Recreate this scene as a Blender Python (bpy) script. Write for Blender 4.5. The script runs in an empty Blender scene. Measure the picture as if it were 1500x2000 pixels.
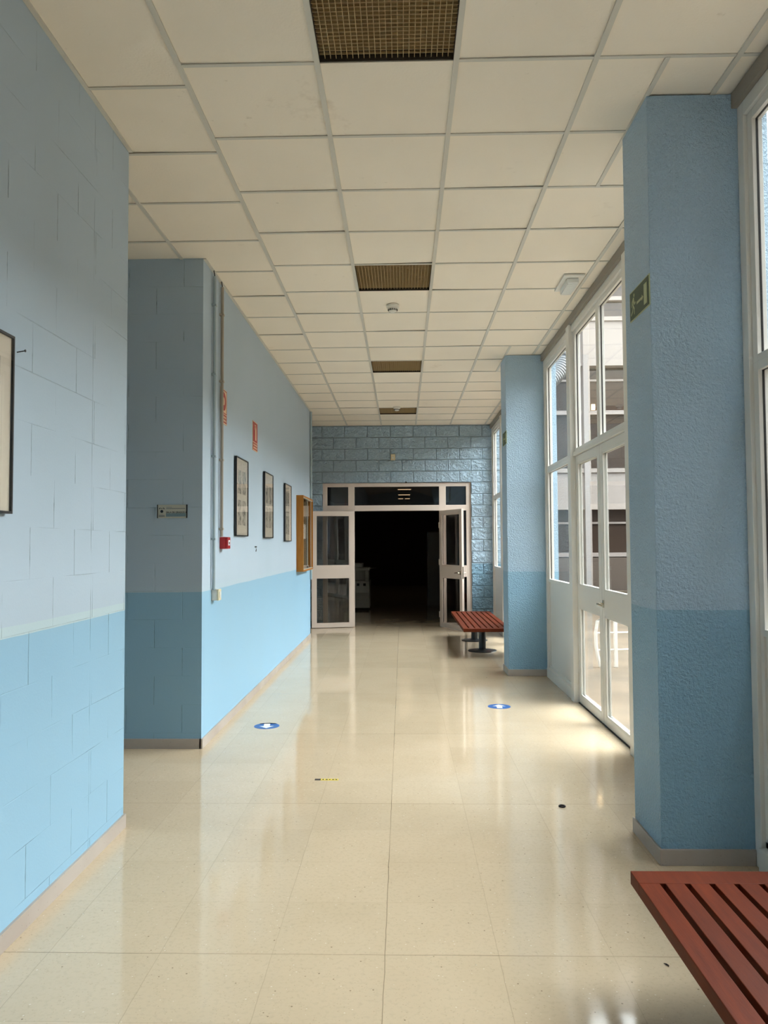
import bpy, bmesh, math, random
from mathutils import Vector, Matrix, noise
random.seed(7)
C = bpy.context.scene.collection
PI = math.pi

# ------------------------------------------------------------------ camera
F = 1501.0
cd = bpy.data.cameras.new('camera'); cam = bpy.data.objects.new('camera', cd); C.objects.link(cam)
cd.sensor_fit = 'VERTICAL'; cd.sensor_height = 36.0; cd.lens = F/2000*36.0
cd.clip_start = 0.05; cd.clip_end = 300
yw = Vector(((786-750)/F, -(1063-1000)/F, -1)).normalized()
zw = Vector((-0.0065, 1, 0)); zw = (zw - yw*zw.dot(yw)).normalized()
xw = yw.cross(zw)
cam.matrix_world = Matrix.Translation((0, 0, 1.433)) @ Matrix((xw, yw, zw)).to_4x4()
bpy.context.scene.camera = cam

# ------------------------------------------------------------------ exposure, sky
vs = bpy.context.scene.view_settings
vs.view_transform = 'Standard'; vs.look = 'None'; vs.gamma = 1.0; vs.use_curve_mapping = False
vs.exposure = 1.28
SKY = 9.0
w = bpy.data.worlds.new('world'); bpy.context.scene.world = w; w.use_nodes = True
nt = w.node_tree; nt.nodes.clear()
out = nt.nodes.new('ShaderNodeOutputWorld'); bg = nt.nodes.new('ShaderNodeBackground')
tc = nt.nodes.new('ShaderNodeTexCoord'); dp = nt.nodes.new('ShaderNodeVectorMath'); dp.operation = 'DOT_PRODUCT'
sd = Vector((1, 0.2, 0.62)).normalized(); dp.inputs[1].default_value = sd
cr = nt.nodes.new('ShaderNodeValToRGB')
cr.color_ramp.elements[0].position = 0.05; cr.color_ramp.elements[0].color = (0.13, 0.15, 0.18, 1)
cr.color_ramp.elements[1].position = 0.95; cr.color_ramp.elements[1].color = (0.95, 0.98, 1.0, 1)
nt.links.new(tc.outputs['Generated'], dp.inputs[0]); nt.links.new(dp.outputs['Value'], cr.inputs[0])
nt.links.new(cr.outputs[0], bg.inputs[0]); bg.inputs[1].default_value = SKY
nt.links.new(bg.outputs[0], out.inputs[0])
# daylight portals just outside each glazed bay (they guide sampling of the sky, they emit nothing)
BAYS = [(-5.945, -1.415), (-1.015, 3.515), (3.905, 8.43), (8.82, 13.36)]
for k, (a, b) in enumerate(BAYS):
    ld = bpy.data.lights.new('sky_portal', 'AREA'); ld.shape = 'RECTANGLE'; ld.size = 3.4; ld.size_y = b-a
    ld.cycles.is_portal = True
    lo = bpy.data.objects.new('sky_portal', ld); C.objects.link(lo)
    lo.location = (1.72, (a+b)/2, 1.75); lo.rotation_euler = (0, PI/2, 0)

# ------------------------------------------------------------------ helpers
def srgb(r, g, b):
    f = lambda c: (c/255/12.92) if c/255 <= 0.04045 else ((c/255+0.055)/1.055)**2.4
    return (f(r), f(g), f(b), 1)

class MB:
    """collects shapes and links them as one mesh object"""
    def __init__(s): s.bm = bmesh.new()
    def box(s, x0, x1, y0, y1, z0, z1, bev=0.0):
        r = bmesh.ops.create_cube(s.bm, size=1.0)
        for v in r['verts']:
            v.co = Vector(((x0+x1)/2+v.co.x*(x1-x0), (y0+y1)/2+v.co.y*(y1-y0), (z0+z1)/2+v.co.z*(z1-z0)))
        if bev:
            es = list({e for v in r['verts'] for e in v.link_edges})
            bmesh.ops.bevel(s.bm, geom=es, offset=bev, segments=2, affect='EDGES', profile=0.5)
        return s
    def cyl(s, p0, p1, r0, r1=None, n=20, caps=True):
        p0 = Vector(p0); p1 = Vector(p1); d = p1-p0
        m = Matrix.Translation((p0+p1)/2) @ d.to_track_quat('Z', 'Y').to_matrix().to_4x4()
        bmesh.ops.create_cone(s.bm, cap_ends=caps, segments=n, radius1=r0, radius2=r0 if r1 is None else r1, depth=d.length, matrix=m)
        return s
    def tube(s, pts, rad, n=10):
        rings = []; P = [Vector(p) for p in pts]
        for i, p in enumerate(P):
            t = (P[min(i+1, len(P)-1)]-P[max(i-1, 0)]).normalized()
            ref = Vector((0, 0, 1)) if abs(t.z) < 0.9 else Vector((1, 0, 0))
            u = t.cross(ref).normalized(); v = t.cross(u)
            r = rad[i] if isinstance(rad, (list, tuple)) else rad
            rings.append([s.bm.verts.new(p+(u*math.cos(2*PI*k/n)+v*math.sin(2*PI*k/n))*r) for k in range(n)])
        for a, b in zip(rings, rings[1:]):
            for k in range(n): s.bm.faces.new((a[k], a[(k+1) % n], b[(k+1) % n], b[k]))
        s.bm.faces.new(rings[0]); s.bm.faces.new(rings[-1])
        return s
    def lathe(s, prof, c, axis='Z', n=32):
        rings = []
        for r, h in prof:
            ring = []
            for k in range(n):
                a = 2*PI*k/n; x, y = r*math.cos(a), r*math.sin(a)
                co = (x, y, h) if axis == 'Z' else ((h, x, y) if axis == 'X' else (x, h, y))
                ring.append(s.bm.verts.new(Vector(c)+Vector(co)))
            rings.append(ring)
        for a, b in zip(rings, rings[1:]):
            for k in range(n): s.bm.faces.new((a[k], a[(k+1) % n], b[(k+1) % n], b[k]))
        s.bm.faces.new(rings[0]); s.bm.faces.new(rings[-1])
        return s
    def prism(s, pts, axis, a, b):
        """polygon pts (u,v) extruded along axis from a to b"""
        def co(u, v, h): return {'X': (h, u, v), 'Y': (u, h, v), 'Z': (u, v, h)}[axis]
        A = [s.bm.verts.new(co(u, v, a)) for u, v in pts]; B = [s.bm.verts.new(co(u, v, b)) for u, v in pts]
        s.bm.faces.new(A); s.bm.faces.new(B)
        for i in range(len(A)): s.bm.faces.new((A[i], A[(i+1) % len(A)], B[(i+1) % len(B)], B[i]))
        return s
    def xf(s, m):
        bmesh.ops.transform(s.bm, matrix=m, verts=s.bm.verts); return s
    def build(s, name, mat, parent=None, smooth=False):
        bmesh.ops.recalc_face_normals(s.bm, faces=s.bm.faces)
        me = bpy.data.meshes.new(name); s.bm.to_mesh(me); s.bm.free()
        me.materials.append(mat)
        if smooth:
            for p in me.polygons: p.use_smooth = True
            try: me.set_sharp_from_angle(angle=math.radians(35))
            except Exception: pass
        o = bpy.data.objects.new(name, me); C.objects.link(o)
        if parent: o.parent = parent
        return o

def struct(o): o['kind'] = 'structure'; return o
def tag(o, label, cat, group=None):
    o['label'] = label; o['category'] = cat
    if group: o['group'] = group
    return o
def empty(name, loc, rz=0.0):
    o = bpy.data.objects.new(name, None); C.objects.link(o); o.location = loc; o.rotation_euler = (0, 0, rz)
    o.empty_display_size = 0.1
    return o
def copy_tree(o, parent=None):
    c = o.copy(); C.objects.link(c)
    if parent: c.parent = parent
    for ch in list(o.children): copy_tree(ch, c)
    return c

# ------------------------------------------------------------------ materials
def mat(name, col, rough=0.5, metal=0.0, spec=0.5, coat=0.0):
    m = bpy.data.materials.new(name); m.use_nodes = True
    b = m.node_tree.nodes['Principled BSDF']
    b.inputs['Base Color'].default_value = col; b.inputs['Roughness'].default_value = rough
    b.inputs['Metallic'].default_value = metal; b.inputs['Specular IOR Level'].default_value = spec
    if coat: b.inputs['Coat Weight'].default_value = coat; b.inputs['Coat Roughness'].default_value = 0.08
    return m
class N:
    """small node-graph builder"""
    def __init__(s, m):
        s.t = m.node_tree; s.b = s.t.nodes['Principled BSDF']
        s.pos = s.t.nodes.new('ShaderNodeNewGeometry').outputs['Position']
    def n(s, kind, **kw):
        x = s.t.nodes.new(kind)
        for k, v in kw.items(): setattr(x, k, v)
        return x
    def l(s, a, b): s.t.links.new(a, b)
    def put(s, sock, v):
        if isinstance(v, bpy.types.NodeSocket): s.l(v, sock)
        else: sock.default_value = v
    def math(s, op, a, b=0.0, c=0.0, clamp=False):
        x = s.n('ShaderNodeMath', operation=op, use_clamp=clamp)
        for i, v in enumerate((a, b, c)): s.put(x.inputs[i], v)
        return x.outputs[0]
    def sep(s, v=None):
        x = s.n('ShaderNodeSeparateXYZ'); s.l(v or s.pos, x.inputs[0]); return x.outputs
    def comb(s, x, y, z):
        c = s.n('ShaderNodeCombineXYZ')
        for i, v in enumerate((x, y, z)): s.put(c.inputs[i], v)
        return c.outputs[0]
    def noise(s, scale, detail=3, vec=None, rough=0.5):
        x = s.n('ShaderNodeTexNoise'); x.inputs['Scale'].default_value = scale; x.inputs['Detail'].default_value = detail
        x.inputs['Roughness'].default_value = rough; s.l(vec or s.pos, x.inputs['Vector']); return x.outputs['Fac']
    def vor(s, scale, vec=None, feature='F1', out='Distance'):
        x = s.n('ShaderNodeTexVoronoi', feature=feature); x.inputs['Scale'].default_value = scale
        s.l(vec or s.pos, x.inputs['Vector']); return x.outputs[out]
    def ramp(s, v, p0, p1, c0=(0, 0, 0, 1), c1=(1, 1, 1, 1)):
        x = s.n('ShaderNodeValToRGB'); e = x.color_ramp.elements
        e[0].position = p0; e[0].color = c0; e[1].position = p1; e[1].color = c1; s.l(v, x.inputs[0]); return x.outputs[0]
    def mix(s, f, a, b):
        x = s.n('ShaderNodeMix', data_type='RGBA'); s.put(x.inputs[0], f); s.put(x.inputs[6], a); s.put(x.inputs[7], b); return x.outputs[2]
    def bump(s, h, dist, strength=1.0):
        x = s.n('ShaderNodeBump'); x.inputs['Distance'].default_value = dist; x.inputs['Strength'].default_value = strength
        s.l(h, x.inputs['Height']); s.l(x.outputs[0], s.b.inputs['Normal']); return x
    def color(s, v): s.put(s.b.inputs['Base Color'], v)

UP = srgb(178, 195, 210); LO = srgb(144, 183, 208); PALE = srgb(186, 208, 211)
BAND = 1.10

def wall_mat(name, kind):
    m = mat(name, UP, 0.55, spec=0.3); g = N(m)
    up = UP if kind == 'block' else (srgb(172, 198, 219) if kind == 'stucco' else srgb(192, 217, 236))
    x, y, z = g.sep()
    band = {'block': 1.10, 'stucco': 1.128, 'split': 1.09}[kind]
    zz = g.math('ADD', z, g.math('MULTIPLY', g.math('SUBTRACT', g.noise(3, 2), 0.5), 0.012))
    low = g.math('LESS_THAN', zz, band)
    c = g.mix(low, up, LO)
    if kind == 'block':   # a pale strip left over from an older paint line
        st = g.math('MULTIPLY', g.math('LESS_THAN', zz, band+0.04), g.math('SUBTRACT', 1.0, low))
        st = g.math('MULTIPLY', st, g.math('ADD', 0.12, g.math('MULTIPLY', g.math('LESS_THAN', y, 4.2), 0.5)))
        c = g.mix(st, c, PALE)
    patch = g.noise(1.3, 3)
    c = g.mix(g.math('MULTIPLY', g.ramp(patch, 0.4, 0.75), 0.16), c, srgb(150, 178, 190))
    u = g.math('ADD', x, y)
    if kind in ('block', 'split'):     # 40 x 20 cm running bond
        row = g.math('DIVIDE', g.math('SUBTRACT', z, 0.105), 0.2)
        par = g.math('MULTIPLY', g.math('FLOORED_MODULO', g.math('FLOOR', row), 2.0), 0.2)
        q = g.math('DIVIDE', g.math('SUBTRACT', g.math('SUBTRACT', u, 0.29 if kind == 'block' else 0.37), par), 0.4)
        vd = g.math('MULTIPLY', g.math('ABSOLUTE', g.math('SUBTRACT', q, g.math('ROUND', q))), 0.4)
        hd = g.math('MULTIPLY', g.math('ABSOLUTE', g.math('SUBTRACT', row, g.math('ROUND', row))), 0.2)
        inv = lambda d, w_: g.math('SUBTRACT', 1.0, g.math('DIVIDE', d, w_), clamp=True)
    if kind == 'block':
        jit = g.math('MULTIPLY', g.math('SUBTRACT', g.noise(30, 2), 0.5), 0.003)
        vm = inv(g.math('ADD', vd, jit), 0.0035); hm = inv(g.math('ADD', hd, jit), 0.003)
        end = inv(g.math('ABSOLUTE', g.math('SUBTRACT', y, 3.50)), 0.0035)     # straight joint beside the wall end
        vm = g.math('MAXIMUM', vm, end)
        # the wall past the passage was skimmed smooth on its hall face
        smooth = g.math('MULTIPLY', g.math('GREATER_THAN', y, 5.47), g.math('GREATER_THAN', x, -1.44))
        keep = g.math('SUBTRACT', 1.0, g.math('MULTIPLY', smooth, 0.93))
        visv = g.ramp(g.noise(4.5, 3), 0.40, 0.62); vish = g.ramp(g.noise(2.1, 2), 0.46, 0.62)
        crack = g.ramp(g.noise(16, 4, g.comb(u, 0.0, g.math('MULTIPLY', z, 0.6))), 0.50, 0.62)
        jm = g.math('MULTIPLY', g.math('MAXIMUM', g.math('MULTIPLY', vm, visv), g.math('MULTIPLY', g.math('MULTIPLY', hm, vish), 0.5)), keep)
        dk = g.math('MULTIPLY', g.math('MULTIPLY', g.math('MULTIPLY', vm, visv), crack), g.math('MULTIPLY', keep, 0.75))
        c = g.mix(g.math('MAXIMUM', g.math('MULTIPLY', jm, 0.30), dk), c, srgb(62, 84, 92))
        h = g.math('SUBTRACT', g.math('MULTIPLY', g.noise(120, 3), 0.10), jm)
        g.bump(h, 0.005, 0.8)
    elif kind == 'stucco':
        h = g.math('ADD', g.ramp(g.noise(75, 3, rough=0.6), 0.35, 0.7), g.math('MULTIPLY', g.noise(9, 2), 0.6))
        g.bump(h, 0.006, 0.9)
        specks = g.math('LESS_THAN', g.vor(5.0), 0.016)
        c = g.mix(g.math('MULTIPLY', specks, 0.55), c, srgb(60, 80, 95))
        g.b.inputs['Roughness'].default_value = 0.38
    else:
        n1 = g.noise(13, 5, rough=0.6); n2 = g.noise(34, 3, rough=0.6)
        rid = g.vor(15, vec=g.comb(g.math('ADD', u, g.math('MULTIPLY', n1, 0.2)), g.math('MULTIPLY', z, 1.2), g.math('MULTIPLY', n1, 0.4)))
        hm = inv(hd, 0.010); vm = inv(vd, 0.010)
        h = g.math('ADD', g.math('MULTIPLY', n1, 1.5), g.math('ADD', g.math('MULTIPLY', rid, 0.9), g.math('MULTIPLY', n2, 0.35)))
        groove = g.math('MAXIMUM', hm, vm)
        h = g.math('SUBTRACT', g.math('MULTIPLY', h, g.math('SUBTRACT', 1.0, g.math('MULTIPLY', groove, 0.8))), g.math('MULTIPLY', groove, 0.4))
        g.bump(h, 0.06, 0.9)
        c = g.mix(g.math('MULTIPLY', groove, 0.15), c, srgb(70, 95, 108))
        g.b.inputs['Roughness'].default_value = 0.42
    g.color(c)
    return m

M = {}
M['block'] = wall_mat('painted_block', 'block')
M['stucco'] = wall_mat('painted_stucco', 'stucco')
M['split'] = wall_mat('painted_split_block', 'split')

def floor_mat():
    m = mat('terrazzo', srgb(214, 202, 178), 0.13, spec=0.6); g = N(m)
    x, y, z = g.sep()
    TX, TY = 0.396, 0.3915
    wob = g.math('MULTIPLY', g.math('SUBTRACT', g.noise(9, 2), 0.5), 0.006)
    def line(c, o, t, sx):
        q = g.math('DIVIDE', g.math('ADD', g.math('SUBTRACT', c, o), wob), t)
        fr = g.math('SUBTRACT', q, g.math('ROUND', q))
        return g.math('LESS_THAN', g.math('MULTIPLY', g.math('ABSOLUTE', fr), t), sx)
    lx = line(x, -0.07, TX, 0.0013); ly = line(y, 2.747, TY, 0.0013)
    # joints differ in how much grime they hold: two strong cross joints, one strong long one
    qx = g.math('ROUND', g.math('DIVIDE', g.math('ADD', x, 0.07), TX)); qy = g.math('ROUND', g.math('DIVIDE', g.math('SUBTRACT', y, 2.747), TY))
    wx = g.math('ADD', 0.25, g.math('MULTIPLY', g.math('COMPARE', qx, 0.0, 0.4), 0.6))
    wy = g.math('ADD', 0.15, g.math('MULTIPLY', g.math('COMPARE', g.math('PINGPONG', qy, 2.0), 0.0, 0.4), 0.7))
    vary = g.ramp(g.noise(1.1, 2), 0.3, 0.6)
    joint = g.math('MAXIMUM', g.math('MULTIPLY', lx, wx), g.math('MULTIPLY', ly, wy))
    joint = g.math('MULTIPLY', joint, g.math('ADD', 0.35, g.math('MULTIPLY', vary, 0.65)))
    wn = g.n('ShaderNodeTexWhiteNoise'); g.l(g.comb(g.math('FLOOR', g.math('DIVIDE', g.math('ADD', x, 0.07), TX)), g.math('FLOOR', g.math('DIVIDE', g.math('SUBTRACT', y, 2.747), TY)), 0.0), wn.inputs[0])
    c = g.mix(wn.outputs[0], srgb(202, 182, 154), srgb(207, 187, 159))
    c = g.mix(g.math('MULTIPLY', g.ramp(g.noise(2.2, 5, rough=0.65), 0.42, 0.7), 0.35), c, srgb(190, 170, 140))
    c = g.mix(g.math('MULTIPLY', g.ramp(g.noise(60, 3), 0.5, 0.75), 0.35), c, srgb(176, 160, 136))
    c = g.mix(g.math('MULTIPLY', g.math('LESS_THAN', g.vor(70), 0.16), 0.28), c, srgb(150, 132, 104))
    c = g.mix(g.math('MULTIPLY', g.math('LESS_THAN', g.vor(17), 0.055), 0.7), c, srgb(110, 92, 72))
    c = g.mix(g.math('MULTIPLY', g.math('LESS_THAN', g.vor(26), 0.08), 0.5), c, srgb(232, 224, 206))
    c = g.mix(joint, c, srgb(92, 80, 62))
    g.color(c)
    h = g.math('ADD', g.math('MULTIPLY', g.noise(3.5, 2), 1.0), g.math('MULTIPLY', wn.outputs[0], 0.05))
    g.bump(h, 0.0016, 0.5)
    r = g.math('ADD', 0.03, g.math('MULTIPLY', g.noise(5, 3), 0.09)); g.l(r, g.b.inputs['Roughness'])
    return m
M['floor'] = floor_mat()

def tile_mat():
    m = mat('ceiling_tile', srgb(205, 197, 178), 0.85, spec=0.15); g = N(m)
    x, y, z = g.sep()
    c = g.mix(g.ramp(g.noise(1.1, 3), 0.35, 0.7), srgb(238, 229, 214), srgb(243, 234, 219))
    st = g.ramp(g.noise(2.1, 5, rough=0.7), 0.66, 0.78)
    c = g.mix(g.math('MULTIPLY', st, 0.28), c, srgb(168, 146, 116))
    c = g.mix(g.math('MULTIPLY', g.ramp(g.noise(13, 4, rough=0.7), 0.68, 0.78), 0.3), c, srgb(170, 155, 130))
    g.color(c); g.bump(g.noise(90, 3), 0.002, 0.4)
    return m
M['tile'] = tile_mat()
M['grid'] = mat('ceiling_grid_metal', srgb(205, 202, 192), 0.45, spec=0.4)
M['dark'] = mat('dark_gap', srgb(60, 52, 42), 0.9)
M['frame'] = mat('painted_frame', srgb(224, 221, 214), 0.28, spec=0.5)
M['frame_warm'] = mat('painted_frame_end', srgb(222, 206, 194), 0.35, spec=0.5)
M['fascia'] = mat('fascia_board', srgb(150, 142, 130), 0.6)
M['gasket'] = mat('black_gasket', srgb(30, 28, 26), 0.6)
M['base'] = mat('terrazzo_skirting', srgb(176, 165, 155), 0.4)
g = N(M['base'])
c = g.mix(g.ramp(g.noise(3, 3), 0.4, 0.7), srgb(182, 172, 163), srgb(168, 156, 146))
c = g.mix(g.math('MULTIPLY', g.math('LESS_THAN', g.vor(40), 0.1), 0.4), c, srgb(110, 95, 82)); g.color(c)
M['black'] = mat('black_frame', srgb(18, 17, 17), 0.35)
M['steel'] = mat('black_steel', srgb(38, 40, 42), 0.35, metal=0.3)
M['chrome'] = mat('brushed_metal', srgb(190, 180, 160), 0.25, metal=1.0)
M['white'] = mat('white_plastic', srgb(222, 220, 212), 0.4)
M['cream'] = mat('cream_plastic', srgb(224, 212, 180), 0.45)
M['red'] = mat('red_plastic', srgb(170, 14, 20), 0.3)
M['paper'] = mat('mat_board', srgb(225, 214, 196), 0.8)
M['pipe'] = mat('grey_conduit', srgb(160, 176, 182), 0.35)
M['pipe_brown'] = mat('beige_conduit', srgb(160, 150, 136), 0.35)
M['sign_red'] = mat('sign_red', srgb(170, 40, 22), 0.45)
M['sign_face'] = mat('sign_cream', srgb(226, 196, 160), 0.5)
M['sign_green'] = mat('sign_green', srgb(36, 66, 40), 0.45)
M['sign_lum'] = mat('sign_pale', srgb(178, 184, 142), 0.5)
M['blue'] = mat('sticker_blue', srgb(38, 92, 165), 0.35)
M['sticker_white'] = mat('sticker_white', srgb(232, 236, 240), 0.4)
M['soot'] = mat('grime', srgb(40, 30, 30), 0.8)
M['yellow'] = mat('yellow_tape', srgb(226, 205, 70), 0.4)
M['plaque'] = mat('plaque_silver', srgb(196, 194, 180), 0.35, metal=0.2)
M['ink'] = mat('dark_ink', srgb(22, 34, 48), 0.6)
M['inkgrey'] = mat('grey_ink', srgb(110, 118, 122), 0.6)
M['copier'] = mat('copier_plastic', srgb(206, 204, 196), 0.5)
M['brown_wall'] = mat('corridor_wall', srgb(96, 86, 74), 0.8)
M['corr_floor'] = M['floor']
M['grille_wire'] = mat('brown_wire', srgb(176, 152, 110), 0.5)
M['door_wood'] = mat('far_wood', srgb(112, 74, 48), 0.5)
M['render_white'] = mat('white_render', srgb(158, 148, 140), 0.8)
M['brown_panel'] = mat('brown_render', srgb(92, 80, 70), 0.8)
M['roof'] = mat('roof_gravel', srgb(120, 115, 108), 0.9)
M['galv'] = mat('silver_foil', srgb(128, 128, 128), 0.4, metal=0.6)
M['lamp'] = mat('prismatic_cover', srgb(226, 228, 226), 0.25)
M['rack'] = mat('white_tube', srgb(225, 220, 212), 0.35)

m = mat('vent_backing', srgb(110, 92, 64), 0.9, spec=0.1); g = N(m)
c = g.mix(g.ramp(g.noise(6, 3), 0.35, 0.7), srgb(140, 120, 88), srgb(156, 135, 98))
c = g.mix(g.math('MULTIPLY', g.math('LESS_THAN', g.vor(9), 0.12), 0.35), c, srgb(160, 142, 108)); g.color(c)
g.bump(g.noise(30, 3), 0.01, 0.8); M['vent'] = m

def glass_mat(name, tint=(1, 1, 1, 1), ior=1.5, boost=1.0):
    m = bpy.data.materials.new(name); m.use_nodes = True; t = m.node_tree; t.nodes.clear()
    o = t.nodes.new('ShaderNodeOutputMaterial'); mx = t.nodes.new('ShaderNodeMixShader')
    tr = t.nodes.new('ShaderNodeBsdfTransparent'); tr.inputs[0].default_value = tint
    gl = t.nodes.new('ShaderNodeBsdfGlossy'); gl.inputs['Roughness'].default_value = 0.01
    lw = t.nodes.new('ShaderNodeLayerWeight'); lw.inputs['Blend'].default_value = 0.5     # Facing output: 1 - |cos|
    pw = t.nodes.new('ShaderNodeMath'); pw.operation = 'POWER'; pw.inputs[1].default_value = 5.0
    mu = t.nodes.new('ShaderNodeMath'); mu.operation = 'MULTIPLY_ADD'; mu.use_clamp = True
    mu.inputs[1].default_value = 0.7*boost; mu.inputs[2].default_value = 0.04*boost
    t.links.new(lw.outputs['Facing'], pw.inputs[0]); t.links.new(pw.outputs[0], mu.inputs[0]); t.links.new(mu.outputs[0], mx.inputs[0])
    t.links.new(tr.outputs[0], mx.inputs[1]); t.links.new(gl.outputs[0], mx.inputs[2]); t.links.new(mx.outputs[0], o.inputs[0])
    return m, gl
M['glass'], _ = glass_mat('clear_glass', (0.93, 0.95, 0.94, 1))
M['pic_glass'], _ = glass_mat('picture_glass', (0.97, 0.97, 0.97, 1), 1.5, 0.9)
M['wavy'], gl = glass_mat('door_glass', (0.62, 0.60, 0.58, 1), 1.5, 1.6)
t = M['wavy'].node_tree; nz = t.nodes.new('ShaderNodeTexNoise'); nz.inputs['Scale'].default_value = 1.6; nz.inputs['Detail'].default_value = 0
ge = t.nodes.new('ShaderNodeNewGeometry'); bu = t.nodes.new('ShaderNodeBump'); bu.inputs['Distance'].default_value = 0.004; bu.inputs['Strength'].default_value = 1
t.links.new(ge.outputs['Position'], nz.inputs['Vector']); t.links.new(nz.outputs['Fac'], bu.inputs['Height']); t.links.new(bu.outputs[0], gl.inputs['Normal'])

def wood_mat(name, a, b, rough, sc):
    m = mat(name, a, rough, spec=0.1); g = N(m)
    x, y, z = g.sep()
    v = g.comb(g.math('MULTIPLY', x, sc[0]), g.math('MULTIPLY', y, sc[1]), g.math('MULTIPLY', z, sc[2]))
    n1 = g.noise(6, 4, v, 0.6); c = g.mix(g.ramp(n1, 0.3, 0.75), a, b)
    slat = g.n('ShaderNodeObjectInfo').outputs['Random']
    c = g.mix(g.math('MULTIPLY', slat, 0.35), c, srgb(84, 40, 27)); g.color(c)
    g.bump(g.noise(40, 3, v), 0.0006, 0.5)
    return m
M['wood'] = wood_mat('reddish_wood', srgb(112, 46, 19), srgb(88, 36, 18), 0.55, (8, 0.8, 8))
M['oak'] = wood_mat('honey_wood', srgb(178, 122, 58), srgb(160, 104, 46), 0.45, (9, 9, 1))

m = mat('sketch', srgb(205, 198, 184), 0.8); g = N(m)
x, y, z = g.sep()
v = g.comb(0.0, g.math('MULTIPLY', y, 2.4), z)
c = g.mix(g.ramp(g.noise(16, 6, v, 0.7), 0.46, 0.6), srgb(206, 198, 182), srgb(66, 66, 62)); g.color(c); M['sketch'] = m

m = mat('paving', srgb(196, 180, 154), 0.8); g = N(m)
c = g.mix(g.ramp(g.noise(1.5, 5), 0.35, 0.7), srgb(112, 96, 78), srgb(88, 77, 62))
g.color(c); M['paving'] = m
m = mat('brown_glass', srgb(66, 54, 46), 0.12, spec=0.6); M['bglass'] = m
def emi(name, col, s):
    m = mat(name, col); b = m.node_tree.nodes['Principled BSDF']
    b.inputs['Emission Color'].default_value = col; b.inputs['Emission Strength'].default_value = s; return m
M['tubelight'] = emi('lit_tube', srgb(255, 222, 180), 0.9)
M['shoplight'] = emi('lit_room_lamp', srgb(255, 214, 160), 4.0)

# ------------------------------------------------------------------ setting
LX = -1.43; H = 3.51; RX = 1.56
YB, YE = -6.0, 13.37
struct(MB().box(-4.6, 1.70, YB-0.2, 13.55, -0.15, 0.0).build('floor', M['floor']))
fl2 = struct(MB().box(-2.4, 1.70, 13.55, 27.2, -0.15, 0.0).build('floor_corridor', M['floor']))
# near left wall, with the jamb end at Y 3.94, then the wall past the side passage
struct(MB().box(LX-0.25, LX, YB, 3.94, 0, H+0.25).build('wall_left', M['block']))
struct(MB().box(LX-3.0, LX, 5.46, 11.9, 0, H+0.25).build('wall_left_far', M['block']))
struct(MB().box(-4.6, LX-0.25, 3.70, 3.94, 0, H+0.25).build('wall_passage', M['block']))
struct(MB().box(-4.6, -4.4, 3.94, 5.46, 0, H+0.25).build('wall_passage_end', M['block']))
struct(MB().box(-4.6, -4.4, 11.9, 13.37, 0, H+0.25).build('wall_alcove', M['block']))
struct(MB().box(-4.6, 1.7, YB-0.2, YB, 0, H+0.25).build('wall_back', M['block']))
OX0, OX1, OZ = -1.39, 1.20, 2.512
e = MB()
e.box(-4.6, OX0, YE, YE+0.18, 0, H+0.25).box(OX1, 1.70, YE, YE+0.18, 0, H+0.25).box(OX0, OX1, YE, YE+0.18, OZ, H+0.25)
struct(e.build('wall_end', M['split']))
# roof slab keeps the sky off the ceiling
struct(MB().box(-4.7, 1.74, YB-0.3, 27.4, H+0.27, H+0.5).build('roof_slab', M['roof']))
struct(MB().box(1.56, 1.70, YB, 13.37, 3.45, H+0.27).build('wall_right_lintel', M['render_white']))
# dark corridor beyond the doors
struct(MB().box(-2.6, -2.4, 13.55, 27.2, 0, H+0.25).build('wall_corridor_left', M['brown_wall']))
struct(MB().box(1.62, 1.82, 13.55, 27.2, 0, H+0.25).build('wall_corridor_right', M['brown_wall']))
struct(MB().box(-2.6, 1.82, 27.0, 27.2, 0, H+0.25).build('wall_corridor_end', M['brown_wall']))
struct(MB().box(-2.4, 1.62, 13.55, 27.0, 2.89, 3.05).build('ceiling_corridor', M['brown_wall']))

# pillars
PILLARS = [(-1.415, 'wall_pillar_behind'), (3.515, 'wall_pillar_near'), (8.43, 'wall_pillar_far')]
for y0, nm in PILLARS:
    struct(MB().box(1.146, 1.70, y0, y0+0.39, 0, H, bev=0.004).build(nm, M['stucco']))
    b = MB().box(1.136, 1.56, y0-0.012, y0+0.40, 0.0, 0.07, bev=0.002)
    struct(b.build('baseboard_pillar', M['base']))
T = 0.011; BH = 0.068
struct(MB().box(LX, LX+T, YB, 3.94+T, 0, BH).box(LX-0.25, LX, 3.94, 3.94+T, 0, BH).build('baseboard_left', M['base']))
struct(MB().box(LX-T, LX+T, 5.46-T, 11.9, 0, BH).box(-4.4, LX, 5.46-T, 5.46, 0, BH).build('baseboard_left_far', M['base']))
struct(MB().box(1.20, 1.56, YE-T, YE, 0, BH).build('baseboard_end', M['base']))

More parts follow.
